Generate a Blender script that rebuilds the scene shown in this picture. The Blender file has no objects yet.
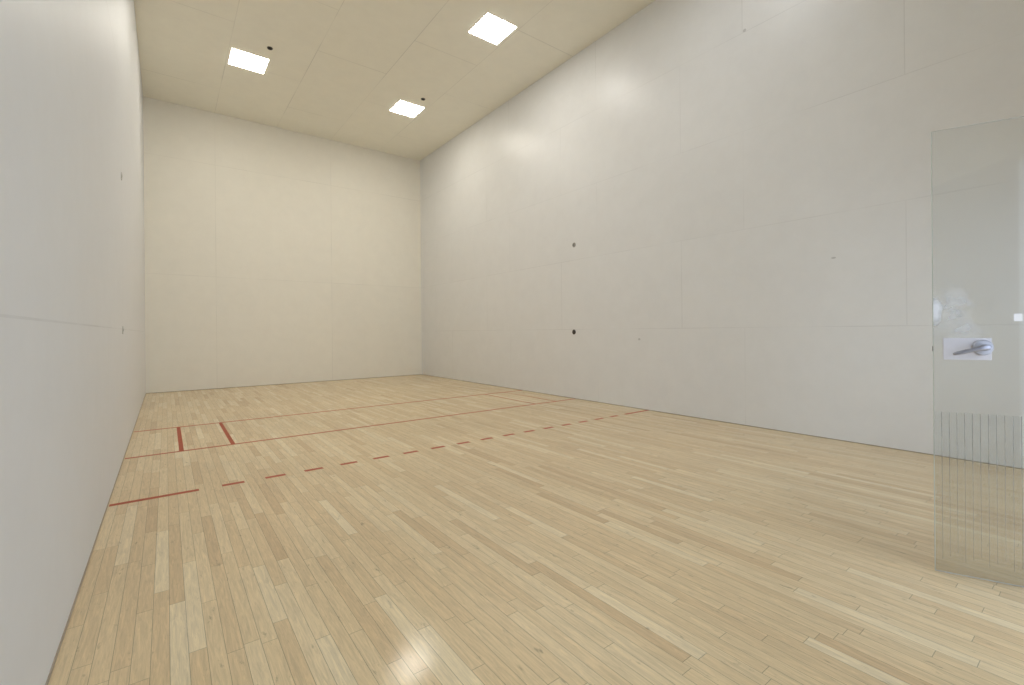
import bpy, bmesh, math, random
from mathutils import Vector, Matrix
random.seed(3)
W=6.096; L=12.19; H=6.02
S=bpy.context.scene
COL=bpy.context.collection
S.view_settings.view_transform='Standard'

# ---------------- helpers ----------------
def link(o,parent=None,kind=None,label=None,cat=None,group=None):
    if o.name not in COL.objects: COL.objects.link(o)
    if parent: o.parent=parent
    if kind: o["kind"]=kind
    if label: o["label"]=label
    if cat: o["category"]=cat
    if group: o["group"]=group
    return o
def empty(name,loc,**k):
    o=bpy.data.objects.new(name,None); o.empty_display_size=.1; o.location=loc
    return link(o,**k)
def meshobj(name,bm,mat=None,loc=(0,0,0),smooth=False,**k):
    me=bpy.data.meshes.new(name); bmesh.ops.recalc_face_normals(bm,faces=bm.faces[:])
    bm.to_mesh(me); bm.free()
    if mat: me.materials.append(mat)
    if smooth:
        for p in me.polygons: p.use_smooth=True
    o=bpy.data.objects.new(name,me); o.location=loc
    return link(o,**k)
def addbox(bm,lo,hi):
    c=[(a+b)/2 for a,b in zip(lo,hi)]; s=[b-a for a,b in zip(lo,hi)]
    r=bmesh.ops.create_cube(bm,size=1,matrix=Matrix.Translation(c)@Matrix.Diagonal((*s,1)))
    return r['verts']
def box(name,lo,hi,mat,bevel=0,loc=(0,0,0),**k):
    bm=bmesh.new(); addbox(bm,lo,hi)
    if bevel: bmesh.ops.bevel(bm,geom=bm.edges[:],offset=bevel,segments=2,affect='EDGES',profile=.5)
    return meshobj(name,bm,mat,loc,**k)
def lathe(bm,prof,seg=24,mat=Matrix()):
    """profile (r,h) revolved round local Z"""
    rings=[]
    for r,h in prof:
        if r<1e-6: rings.append([bm.verts.new(mat@Vector((0,0,h)))])
        else: rings.append([bm.verts.new(mat@Vector((r*math.cos(2*math.pi*i/seg),r*math.sin(2*math.pi*i/seg),h))) for i in range(seg)])
    for a,b in zip(rings,rings[1:]):
        for i in range(seg):
            j=(i+1)%seg
            if len(a)==1: bm.faces.new((a[0],b[i],b[j]))
            elif len(b)==1: bm.faces.new((a[i],b[0],a[j]))
            else: bm.faces.new((a[i],b[i],b[j],a[j]))
def torus(bm,R,r,mat=Matrix(),seg=20,ms=8):
    g=[]
    for i in range(seg):
        a=2*math.pi*i/seg
        g.append([bm.verts.new(mat@Vector(((R+r*math.cos(b))*math.cos(a),(R+r*math.cos(b))*math.sin(a),r*math.sin(b)))) for b in [2*math.pi*k/ms for k in range(ms)]])
    for i in range(seg):
        A=g[i];B=g[(i+1)%seg]
        for k in range(ms): bm.faces.new((A[k],B[k],B[(k+1)%ms],A[(k+1)%ms]))
def tube(bm,pts,rads,seg=20,flat=1.0,up=Vector((0,0,1))):
    rings=[]
    for i,(p,r) in enumerate(zip(pts,rads)):
        p=Vector(p); t=(Vector(pts[min(i+1,len(pts)-1)])-Vector(pts[max(i-1,0)])).normalized()
        a=t.cross(up).normalized(); b=a.cross(t)
        rings.append([bm.verts.new(p+a*r*flat*math.cos(2*math.pi*k/seg)+b*r*math.sin(2*math.pi*k/seg)) for k in range(seg)])
    for A,B in zip(rings,rings[1:]):
        for k in range(seg): bm.faces.new((A[k],B[k],B[(k+1)%seg],A[(k+1)%seg]))
    bm.faces.new(rings[0]); bm.faces.new(rings[-1])
def N(nt,t,**kw):
    n=nt.nodes.new(t)
    for a,b in kw.items(): setattr(n,a,b)
    return n
def newmat(name):
    m=bpy.data.materials.new(name); m.use_nodes=True
    return m,m.node_tree,m.node_tree.nodes['Principled BSDF']
def simple(name,col,rough=.5,metal=0,noise=.06,scale=20):
    m,nt,b=newmat(name)
    tc=N(nt,'ShaderNodeTexCoord'); no=N(nt,'ShaderNodeTexNoise'); no.inputs['Scale'].default_value=scale
    nt.links.new(tc.outputs['Object'],no.inputs['Vector'])
    mx=N(nt,'ShaderNodeMix',data_type='RGBA')
    mx.inputs[6].default_value=(*[c*(1-noise) for c in col],1); mx.inputs[7].default_value=(*[min(1,c*(1+noise)) for c in col],1)
    nt.links.new(no.outputs['Fac'],mx.inputs[0]); nt.links.new(mx.outputs[2],b.inputs['Base Color'])
    b.inputs['Roughness'].default_value=rough; b.inputs['Metallic'].default_value=metal
    return m
def M(nt,op,a,b=None,c=None):
    n=N(nt,'ShaderNodeMath',operation=op)
    for i,v in enumerate((a,b,c)):
        if v is None: continue
        if isinstance(v,(int,float)): n.inputs[i].default_value=v
        else: nt.links.new(v,n.inputs[i])
    return n.outputs[0]

def panel_mat(name,col,au,av,bw,bh,ou=0,ov=0,rough=.35,seam=.82,mort=.005,var=.012,off=.5,lo=.15,marks=(),spec=.5,bump=.15):
    m,nt,b=newmat(name)
    tc=N(nt,'ShaderNodeTexCoord'); sp=N(nt,'ShaderNodeSeparateXYZ'); nt.links.new(tc.outputs['Object'],sp.inputs[0])
    cb=N(nt,'ShaderNodeCombineXYZ')
    nt.links.new(M(nt,'ADD',sp.outputs[au],ou+20*bw),cb.inputs[0]); nt.links.new(M(nt,'ADD',sp.outputs[av],ov+20*bh),cb.inputs[1])
    br=N(nt,'ShaderNodeTexBrick'); br.offset=off; br.inputs['Scale'].default_value=1
    br.inputs['Brick Width'].default_value=bw; br.inputs['Row Height'].default_value=bh
    br.inputs['Mortar Size'].default_value=mort; br.inputs['Mortar Smooth'].default_value=.3
    nt.links.new(cb.outputs[0],br.inputs['Vector'])
    br.inputs['Color1'].default_value=(*[c*(1-var) for c in col],1); br.inputs['Color2'].default_value=(*[min(1,c*(1+var)) for c in col],1)
    br.inputs['Mortar'].default_value=(*[c*seam for c in col],1)
    no=N(nt,'ShaderNodeTexNoise'); no.inputs['Scale'].default_value=.8; no.inputs['Detail'].default_value=3
    nt.links.new(tc.outputs['Object'],no.inputs['Vector'])
    mr=N(nt,'ShaderNodeMapRange'); mr.inputs['From Min'].default_value=.4; mr.inputs['From Max'].default_value=.6
    mr.inputs['To Min'].default_value=lo; nt.links.new(no.outputs['Fac'],mr.inputs['Value'])
    mx=N(nt,'ShaderNodeMix',data_type='RGBA'); mx.inputs[6].default_value=(*col,1)
    nt.links.new(mr.outputs[0],mx.inputs[0]); nt.links.new(br.outputs['Color'],mx.inputs[7])
    n2=N(nt,'ShaderNodeTexNoise'); n2.inputs['Scale'].default_value=3.5; n2.inputs['Detail'].default_value=8; n2.inputs['Roughness'].default_value=.7
    nt.links.new(tc.outputs['Object'],n2.inputs['Vector'])
    mr2=N(nt,'ShaderNodeMapRange'); mr2.inputs['From Min'].default_value=.3; mr2.inputs['From Max'].default_value=.7
    mr2.inputs['To Min'].default_value=.975; mr2.inputs['To Max'].default_value=1.015; nt.links.new(n2.outputs['Fac'],mr2.inputs['Value'])
    fac=mr2.outputs[0]
    for (mu,mv,ru,rv) in marks:   # small scuffs in the paint
        du=M(nt,'DIVIDE',M(nt,'SUBTRACT',sp.outputs[au],mu),ru); dv=M(nt,'DIVIDE',M(nt,'SUBTRACT',sp.outputs[av],mv),rv)
        d=M(nt,'ADD',M(nt,'MULTIPLY',du,du),M(nt,'MULTIPLY',dv,dv))
        k=M(nt,'LESS_THAN',d,1); fac=M(nt,'MULTIPLY',fac,M(nt,'MULTIPLY_ADD',k,-.28,1))
    vm=N(nt,'ShaderNodeVectorMath',operation='SCALE'); nt.links.new(mx.outputs[2],vm.inputs[0]); nt.links.new(fac,vm.inputs['Scale'])
    nt.links.new(vm.outputs[0],b.inputs['Base Color'])
    b.inputs['Specular IOR Level'].default_value=spec
    nt.links.new(M(nt,'MULTIPLY_ADD',n2.outputs['Fac'],.16,rough-.08),b.inputs['Roughness'])
    n3=N(nt,'ShaderNodeTexNoise'); n3.inputs['Scale'].default_value=1.3; n3.inputs['Detail'].default_value=2
    nt.links.new(tc.outputs['Object'],n3.inputs['Vector'])
    bp=N(nt,'ShaderNodeBump'); bp.inputs['Strength'].default_value=bump; bp.inputs['Distance'].default_value=.03
    nt.links.new(n3.outputs['Fac'],bp.inputs['Height']); nt.links.new(bp.outputs[0],b.inputs['Normal'])
    return m

def floor_mat():
    m,nt,b=newmat('maple_floor')
    tc=N(nt,'ShaderNodeTexCoord'); sp=N(nt,'ShaderNodeSeparateXYZ'); nt.links.new(tc.outputs['Object'],sp.inputs[0])
    x,y=sp.outputs[0],sp.outputs[1]
    xs=M(nt,'DIVIDE',x,.057); row=M(nt,'FLOOR',xs); fx=M(nt,'FRACT',xs)
    wn=N(nt,'ShaderNodeTexWhiteNoise',noise_dimensions='1D'); nt.links.new(row,wn.inputs['W'])
    ln=M(nt,'MULTIPLY_ADD',wn.outputs['Value'],.6,.5)
    ys=M(nt,'ADD',M(nt,'DIVIDE',y,ln),M(nt,'MULTIPLY',wn.outputs['Value'],137.3))
    colm=M(nt,'FLOOR',ys); fy=M(nt,'FRACT',ys)
    cb=N(nt,'ShaderNodeCombineXYZ'); nt.links.new(row,cb.inputs[0]); nt.links.new(colm,cb.inputs[1])
    w2=N(nt,'ShaderNodeTexWhiteNoise',noise_dimensions='2D'); nt.links.new(cb.outputs[0],w2.inputs['Vector'])
    rp=N(nt,'ShaderNodeValToRGB'); e=rp.color_ramp.elements
    e[0].position=0; e[0].color=(.68,.48,.26,1); e[1].position=1; e[1].color=(.89,.74,.48,1)
    for p,c in ((.08,(.755,.56,.315,1)),(.5,(.805,.62,.36,1)),(.86,(.84,.665,.40,1))):
        q=e.new(p); q.color=c
    nt.links.new(w2.outputs['Value'],rp.inputs[0])
    g=N(nt,'ShaderNodeCombineXYZ'); nt.links.new(M(nt,'MULTIPLY',x,75),g.inputs[0]); nt.links.new(M(nt,'MULTIPLY',y,5),g.inputs[1]); nt.links.new(M(nt,'MULTIPLY',w2.outputs['Value'],50),g.inputs[2])
    gn=N(nt,'ShaderNodeTexNoise'); gn.inputs['Scale'].default_value=1; gn.inputs['Detail'].default_value=6; gn.inputs['Roughness'].default_value=.75; gn.inputs['Distortion'].default_value=1.1
    nt.links.new(g.outputs[0],gn.inputs['Vector'])
    mr=N(nt,'ShaderNodeMapRange'); mr.inputs['From Min'].default_value=.25; mr.inputs['From Max'].default_value=.7; mr.inputs['To Min'].default_value=.69; mr.inputs['To Max'].default_value=1.11
    nt.links.new(gn.outputs['Fac'],mr.inputs['Value'])
    pn=N(nt,'ShaderNodeTexNoise'); pn.inputs['Scale'].default_value=.7; pn.inputs['Detail'].default_value=4; nt.links.new(tc.outputs['Object'],pn.inputs['Vector'])
    mp=N(nt,'ShaderNodeMapRange'); mp.inputs['From Min'].default_value=.3; mp.inputs['From Max'].default_value=.7; mp.inputs['To Min'].default_value=.93; mp.inputs['To Max'].default_value=1.04
    nt.links.new(pn.outputs['Fac'],mp.inputs['Value'])
    # small dark knots / scuffs
    kc=N(nt,'ShaderNodeCombineXYZ'); nt.links.new(M(nt,'MULTIPLY',x,30),kc.inputs[0]); nt.links.new(M(nt,'MULTIPLY',y,9),kc.inputs[1])
    kn=N(nt,'ShaderNodeTexNoise'); kn.inputs['Scale'].default_value=1; kn.inputs['Detail'].default_value=6; kn.inputs['Roughness'].default_value=.65
    nt.links.new(kc.outputs[0],kn.inputs['Vector'])
    kr=N(nt,'ShaderNodeMapRange'); kr.inputs['From Min'].default_value=.62; kr.inputs['From Max'].default_value=.72; kr.inputs['To Min'].default_value=1; kr.inputs['To Max'].default_value=.55
    nt.links.new(kn.outputs['Fac'],kr.inputs['Value'])
    gx=M(nt,'LESS_THAN',M(nt,'MINIMUM',fx,M(nt,'SUBTRACT',1,fx)),.019)
    gy=M(nt,'LESS_THAN',M(nt,'MULTIPLY',fy,ln),.0025)
    gap=M(nt,'MAXIMUM',gx,gy)
    gm=M(nt,'MULTIPLY_ADD',gap,-.45,1)
    tot=M(nt,'MULTIPLY',M(nt,'MULTIPLY',M(nt,'MULTIPLY',mr.outputs[0],mp.outputs[0]),gm),kr.outputs[0])
    vm=N(nt,'ShaderNodeVectorMath',operation='SCALE'); nt.links.new(rp.outputs[0],vm.inputs[0]); nt.links.new(tot,vm.inputs['Scale'])
    nt.links.new(vm.outputs[0],b.inputs['Base Color'])
    rr=M(nt,'MULTIPLY_ADD',gn.outputs['Fac'],.15,.38)
    nt.links.new(rr,b.inputs['Roughness'])
    b.inputs['Coat Weight'].default_value=.6; nt.links.new(M(nt,'MULTIPLY_ADD',pn.outputs['Fac'],.08,.075),b.inputs['Coat Roughness'])
    hh=M(nt,'ADD',M(nt,'SUBTRACT',M(nt,'MULTIPLY',w2.outputs['Value'],.6),gap),M(nt,'MULTIPLY',gn.outputs['Fac'],.8))
    for st,inp in ((.4,'Normal'),(.2,'Coat Normal')):
        bp=N(nt,'ShaderNodeBump'); bp.inputs['Strength'].default_value=st; bp.inputs['Distance'].default_value=.001
        nt.links.new(hh,bp.inputs['Height']); nt.links.new(bp.outputs[0],b.inputs[inp])
    return m

def emis(name,col,st):
    m,nt,b=newmat(name); b.inputs['Base Color'].default_value=(.9,.9,.9,1)
    b.inputs['Emission Color'].default_value=(*col,1); b.inputs['Emission Strength'].default_value=st; return m
def glass_mat(name,tint,smudge_glare=True):
    m,nt,b=newmat(name); out=nt.nodes['Material Output']; nt.nodes.remove(b)
    tr=N(nt,'ShaderNodeBsdfTransparent'); tr.inputs[0].default_value=(*tint,1)
    gl=N(nt,'ShaderNodeBsdfGlossy'); gl.inputs['Roughness'].default_value=.02
    fr=N(nt,'ShaderNodeFresnel'); fr.inputs[0].default_value=1.33
    mx=N(nt,'ShaderNodeMixShader'); nt.links.new(fr.outputs[0],mx.inputs[0]); nt.links.new(tr.outputs[0],mx.inputs[1]); nt.links.new(gl.outputs[0],mx.inputs[2])
    last=mx
    if smudge_glare:
        tc=N(nt,'ShaderNodeTexCoord'); no=N(nt,'ShaderNodeTexNoise'); no.inputs['Scale'].default_value=9; no.inputs['Detail'].default_value=4; no.inputs['Roughness'].default_value=.55
        nt.links.new(tc.outputs['Object'],no.inputs['Vector'])
        sp=N(nt,'ShaderNodeSeparateXYZ'); nt.links.new(tc.outputs['Object'],sp.inputs[0])
        # tinted lower band of the pane
        tm=N(nt,'ShaderNodeMix',data_type='RGBA'); tm.inputs[6].default_value=(*tint,1); tm.inputs[7].default_value=(.935,.947,.937,1)
        nt.links.new(M(nt,'LESS_THAN',sp.outputs[2],.79),tm.inputs[0]); nt.links.new(tm.outputs[2],tr.inputs[0])
        mr=N(nt,'ShaderNodeMapRange'); mr.inputs['From Min'].default_value=.4; mr.inputs['From Max'].default_value=.8; mr.inputs['To Min'].default_value=.004; mr.inputs['To Max'].default_value=.015
        nt.links.new(no.outputs['Fac'],mr.inputs['Value'])
        def glare_patch(px,pz,rx,rz,amt,th):
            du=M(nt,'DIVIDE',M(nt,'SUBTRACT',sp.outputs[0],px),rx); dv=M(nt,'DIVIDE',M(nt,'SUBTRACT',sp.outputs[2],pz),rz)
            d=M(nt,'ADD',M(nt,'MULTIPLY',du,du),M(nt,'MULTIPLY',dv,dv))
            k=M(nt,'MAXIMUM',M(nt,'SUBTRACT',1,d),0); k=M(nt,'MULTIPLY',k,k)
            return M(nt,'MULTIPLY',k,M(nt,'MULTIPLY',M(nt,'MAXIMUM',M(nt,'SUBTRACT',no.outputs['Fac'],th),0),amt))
        k=M(nt,'ADD',glare_patch(-.81,1.26,.15,.19,1.7,.38),glare_patch(-.90,1.28,.035,.09,2.4,.1))  # bluish-white patches paint reflected glare into the pane
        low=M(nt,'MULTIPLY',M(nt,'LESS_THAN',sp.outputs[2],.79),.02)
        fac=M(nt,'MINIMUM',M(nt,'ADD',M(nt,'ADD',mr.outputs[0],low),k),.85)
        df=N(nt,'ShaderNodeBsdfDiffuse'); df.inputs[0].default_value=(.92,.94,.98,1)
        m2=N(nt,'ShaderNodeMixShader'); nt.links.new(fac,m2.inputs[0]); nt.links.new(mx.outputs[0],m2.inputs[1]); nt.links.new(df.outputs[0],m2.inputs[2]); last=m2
    nt.links.new(last.outputs[0],out.inputs['Surface']); return m
def alpha_mat(name,col,a):
    m,nt,b=newmat(name)
    tc=N(nt,'ShaderNodeTexCoord'); sp=N(nt,'ShaderNodeSeparateXYZ'); nt.links.new(tc.outputs['Object'],sp.inputs[0])
    mr=N(nt,'ShaderNodeMapRange'); mr.inputs['From Min'].default_value=.05; mr.inputs['From Max'].default_value=.7; mr.inputs['To Min'].default_value=a*.3; mr.inputs['To Max'].default_value=a
    nt.links.new(sp.outputs[2],mr.inputs['Value']); nt.links.new(mr.outputs[0],b.inputs['Alpha'])
    b.inputs['Base Color'].default_value=(*col,1); b.inputs['Roughness'].default_value=.6; return m

# ---------------- materials ----------------
m_front=panel_mat('front_wall_paint',(.915,.88,.785),0,2,2.44,2.44,1.22,0,off=0,seam=.86,rough=.45)
m_right=panel_mat('right_wall_paint',(.83,.833,.832),1,2,2.44,1.22,.88,0,rough=.36,off=.357,seam=.89,spec=.42,bump=.25,
    marks=((-7.47,1.06,.022,.016),(-10.03,1.96,.022,.010),(-9.1,4.9,.02,.02)))
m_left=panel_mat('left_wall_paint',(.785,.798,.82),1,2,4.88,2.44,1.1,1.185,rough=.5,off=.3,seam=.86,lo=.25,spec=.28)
m_ceil=panel_mat('ceiling_paint',(.95,.92,.80),1,0,2.44,1.22,0,0,rough=.5,seam=.80,mort=.007,lo=.25)
m_floor=floor_mat()
m_red=simple('red_court_paint',(.42,.08,.03),.6,noise=.25,scale=9)
m_gap=simple('dark_shadow_gap',(.40,.34,.26),.8)
m_frame=simple('white_light_frame',(.92,.91,.88),.4)
m_lens=emis('warm_glowing_diffuser',(1,.945,.83),31.5)
m_lens1=emis('neutral_glowing_diffuser',(1,.965,.90),30)
m_lens2=emis('cool_glowing_diffuser',(.93,.965,1),18)
m_metal=simple('brushed_steel',(.40,.41,.48),.35,.7,noise=.02)
m_rose=simple('brushed_steel_rose',(.55,.56,.62),.4,.5,noise=.02)
m_plate=simple('satin_steel_plate',(.72,.71,.75),.6,.05)
m_dark=simple('dark_metal',(.06,.055,.05),.5,.3)
m_grey=simple('worn_grey_metal',(.34,.33,.31),.5,.2)
m_pale=simple('painted_over_metal',(.55,.55,.54),.5,.1)
m_black=simple('black_plastic',(.02,.018,.016),.6)
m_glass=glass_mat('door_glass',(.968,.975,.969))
m_glass2=glass_mat('back_glass',(.95,.97,.965),False)
m_edge=simple('green_glass_edge',(.55,.60,.57),.2)
m_line=alpha_mat('grey_stripe',(.34,.34,.33),.5)
m_glint=simple('white_glint',(.95,.96,.98),.5)

# ---------------- room ----------------
T=.12
box('floor',(-T,-L-1.5,-.1),(W+T,T,0),m_floor,kind='structure')
box('ceiling',(-T,-L-T,H),(W+T,T,H+.1),m_ceil,kind='structure')
box('wall_front',(-T,0,0),(W+T,T,H),m_front,kind='structure')
box('wall_left',(-T,-L,0),(0,0,H),m_left,kind='structure')
box('wall_right',(W,-L,0),(W+T,0,H),m_right,kind='structure')
box('wall_back',(-T,-L-T,2.22),(W+T,-L,H),m_front,kind='structure')
box('window_1',(0,-L-.012,0),(2.80,-L,2.22),m_glass2,kind='structure')
box('window_2',(3.74,-L-.012,0),(W,-L,2.22),m_glass2,kind='structure')
box('shadow_gap_1',(0,-.005,0),(W,0,.008),m_gap,kind='structure')  # dark strips paint in the shaded gap along the wall bases
box('shadow_gap_2',(0,-L,0),(.005,-.005,.010),m_gap,kind='structure')
box('shadow_gap_3',(W-.005,-L,0),(W,-.005,.008),m_gap,kind='structure')

# ---------------- court lines ----------------
LW=.042
def line(x0,y0,x1,y1,label,group):
    cx,cy=(x0+x1)/2,(y0+y1)/2
    box('court_line',(x0-cx,y0-cy,0),(x1-cx,y1-cy,.0008),m_red,loc=(cx,cy,0),label=label,cat='court line',group=group)
G='red painted court lines'
line(0.01,-4.572-LW/2,W-.01,-4.572+LW/2,'long thin red service line painted across the maple floor',G)
line(0.01,-6.096-LW/2,W-.01,-6.096+LW/2,'long thin red short line painted across the maple floor',G)
for x,hw in ((.457,.020),(.914,.020),(W-.914,.013),(W-.457,.009)):
    line(x-hw,-6.096+LW/2,x+hw,-4.572-LW/2,'short red service box line joining the two long court lines',G)
y=-7.62; LR=.05
line(0.01,y-LR/2,.533,y+LR/2,'solid red end of the dashed receiving line beside the wall',G)
line(W-.533,y-LR/2,W-.01,y+LR/2,'solid red end of the dashed receiving line beside the wall',G)
n=16; d=(W-1.066)/(2*n+1)
for i in range(n):
    x=.533+d*(2*i+1)
    line(x,y-LR/2,x+d,y+LR/2,'short red dash of the receiving line on maple floor','dashes of the receiving line')

# ---------------- ceiling lights ----------------
def lightfix(x,y,label,lm):
    e=empty('recessed_ceiling_light',(x,y,H),label=label,cat='ceiling light',group='square recessed ceiling lights')
    s=.29; f=.012
    bm=bmesh.new()
    for lo,hi in (((-s,-s,-.004),(s,-s+f,0)),((-s,s-f,-.004),(s,s,0)),((-s,-s+f,-.004),(-s+f,s-f,0)),((s-f,-s+f,-.004),(s,s-f,0))): addbox(bm,lo,hi)
    meshobj('frame',bm,m_frame,parent=e)
    # shallow dished diffuser hanging just below its frame
    bm=bmesh.new(); a=s-f; c=a-.010
    t=[bm.verts.new((sx*a,sy*a,-.001)) for sx,sy in ((-1,-1),(1,-1),(1,1),(-1,1))]
    q=[bm.verts.new((sx*c,sy*c,-.009)) for sx,sy in ((-1,-1),(1,-1),(1,1),(-1,1))]
    bm.faces.new(t); bm.faces.new(q)
    for i in range(4): bm.faces.new((t[i],t[(i+1)%4],q[(i+1)%4],q[i]))
    meshobj('diffuser',bm,lm,parent=e)
for yy,lm in ((-2.61,m_lens),(-5.87,m_lens1),(-9.13,m_lens2)):
    for xx in (1.54,4.54):
        lightfix(xx,yy,'square recessed ceiling light with glowing white diffuser',lm)

# small black round ceiling sensors
for x,y in ((1.775,-3.26),(4.626,-3.21)):
    e=empty('ceiling_sensor',(x,y,H),label='small black round ceiling fixture beside a square light',cat='ceiling sensor',group='small black ceiling fixtures')
    bm=bmesh.new(); lathe(bm,[(0,-.004),(.026,-.004),(.030,-.014),(.040,-.014),(.044,-.004),(.044,0),(0,0)]); meshobj('rim',bm,m_dark,parent=e)
    bm=bmesh.new(); lathe(bm,[(0,-.022),(.012,-.020),(.020,-.014),(.024,-.004),(0,-.0041)]); meshobj('dome',bm,m_black,smooth=True,parent=e)

# ---------------- wall net anchors ----------------
def anchor(x,y,z,sgn,label,mat,s=1,out=.020):
    e=empty('net_anchor',(x,y,z),label=label,cat='wall anchor',group='net anchors on the side walls')
    R=Matrix.Rotation(sgn*math.pi/2,4,'Y')
    bm=bmesh.new(); lathe(bm,[(0,-.002),(.048*s,-.002),(.048*s,.003),(.044*s,.006),(.030*s,.006),(.027*s,.003),(0,.003)],mat=R); meshobj('plate',bm,mat,parent=e)
    bm=bmesh.new(); 
    RM=Matrix.Translation((sgn*out*s,0,0))@Matrix.Rotation(math.pi/2,4,'X') if out>.01 else Matrix.Translation((sgn*out*s,0,0))@Matrix.Rotation(math.pi/2,4,'Y')
    torus(bm,.016*s,.0035*s,RM)
    meshobj('ring',bm,m_dark if out>.01 else m_grey,smooth=True,parent=e)
anchor(W,-6.07,1.174,-1,'small dark round net anchor on the long white wall',m_dark,.9)
anchor(W,-6.09,2.707,-1,'small grey worn net anchor higher on the white wall',m_grey,.85)
anchor(0,-6.07,1.245,1,'small grey net anchor on the grey-white wall',m_pale,.85,.006)
anchor(0,-6.07,2.74,1,'small grey net anchor higher on the grey-white wall',m_pale,.85,.006)

# ---------------- glass door ----------------
door=empty('door_1',(3.716,-12.182,0),kind='structure',label='frameless clear glass door standing open with steel lever')
door.rotation_euler=(0,0,math.atan2(-.922,.388))
th=.006
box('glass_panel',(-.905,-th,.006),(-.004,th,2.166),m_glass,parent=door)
box('panel_edge',(-.9065,-th,.006),(-.905,th,2.166),m_edge,parent=door)
box('lock_plate',(-.872,-th-.005,1.045),(-.700,-th,1.150),m_plate,bevel=.002,parent=door)
hd=empty('lever_handle',(-.732,-th-.005,1.105),parent=door)
bm=bmesh.new(); RX=Matrix.Rotation(math.pi/2,4,'X')
lathe(bm,[(0,0),(.037,0),(.037,.006),(.033,.012),(.016,.013),(.014,.020),(.013,.040),(0,.041)],seg=40,mat=RX); meshobj('rose',bm,m_rose,smooth=False,parent=hd)
bm=bmesh.new(); tube(bm,[(.018,-.040,.003),(.013,-.041,.003),(0,-.044,.002),(-.02,-.046,-.003),(-.045,-.046,-.010),(-.075,-.046,-.019),(-.10,-.045,-.027),(-.110,-.043,-.030),(-.114,-.042,-.031)],[.006,.012,.0145,.0125,.0100,.0092,.0088,.007,.003],flat=.7)
meshobj('lever',bm,m_metal,smooth=True,parent=hd)
box('latch_bolt',(-.9085,-.004,1.085),(-.9065,.004,1.11),m_dark,parent=door)
box('painted_glint',(-.625,-th-.0008,1.228),(-.597,-th,1.262),m_glint,parent=door)  # small white glint of reflected light, made as a flat patch
bm=bmesh.new()
for i in range(31):
    xx=-.878+i*.0275; addbox(bm,(xx-.0012,-th-.0006,.07+.02*((i*7)%3)),(xx+.0012,-th,.79))
meshobj('grey_stripes',bm,m_line,parent=door)  # thin grey vertical stripes on the pane, fainter towards the bottom

# ---------------- camera ----------------
cx,cy,cz,yaw,rol,f,py=.3392,11.9199,1.2036,.6436,-.0089,461.0,330.9
r0=Vector((math.cos(yaw),-math.sin(yaw),0)); f0=Vector((math.sin(yaw),math.cos(yaw),0)); u0=Vector((0,0,1))
r2=r0*math.cos(rol)+u0*math.sin(rol); u2=-r0*math.sin(rol)+u0*math.cos(rol)
cd=bpy.data.cameras.new('camera'); cam=bpy.data.objects.new('camera',cd); COL.objects.link(cam)
mw=Matrix((r2,u2,-f0)).transposed().to_4x4(); mw.translation=(cx,-cy,cz); cam.matrix_world=mw
cd.sensor_width=36; cd.lens=f*36/1024; cd.shift_y=(py-342.5)/1024; cd.clip_start=.02; S.camera=cam

w=bpy.data.worlds.new('corridor_ambient'); S.world=w; w.use_nodes=True
w.node_tree.nodes['Background'].inputs[0].default_value=(.74,.84,1,1); w.node_tree.nodes['Background'].inputs[1].default_value=2.5
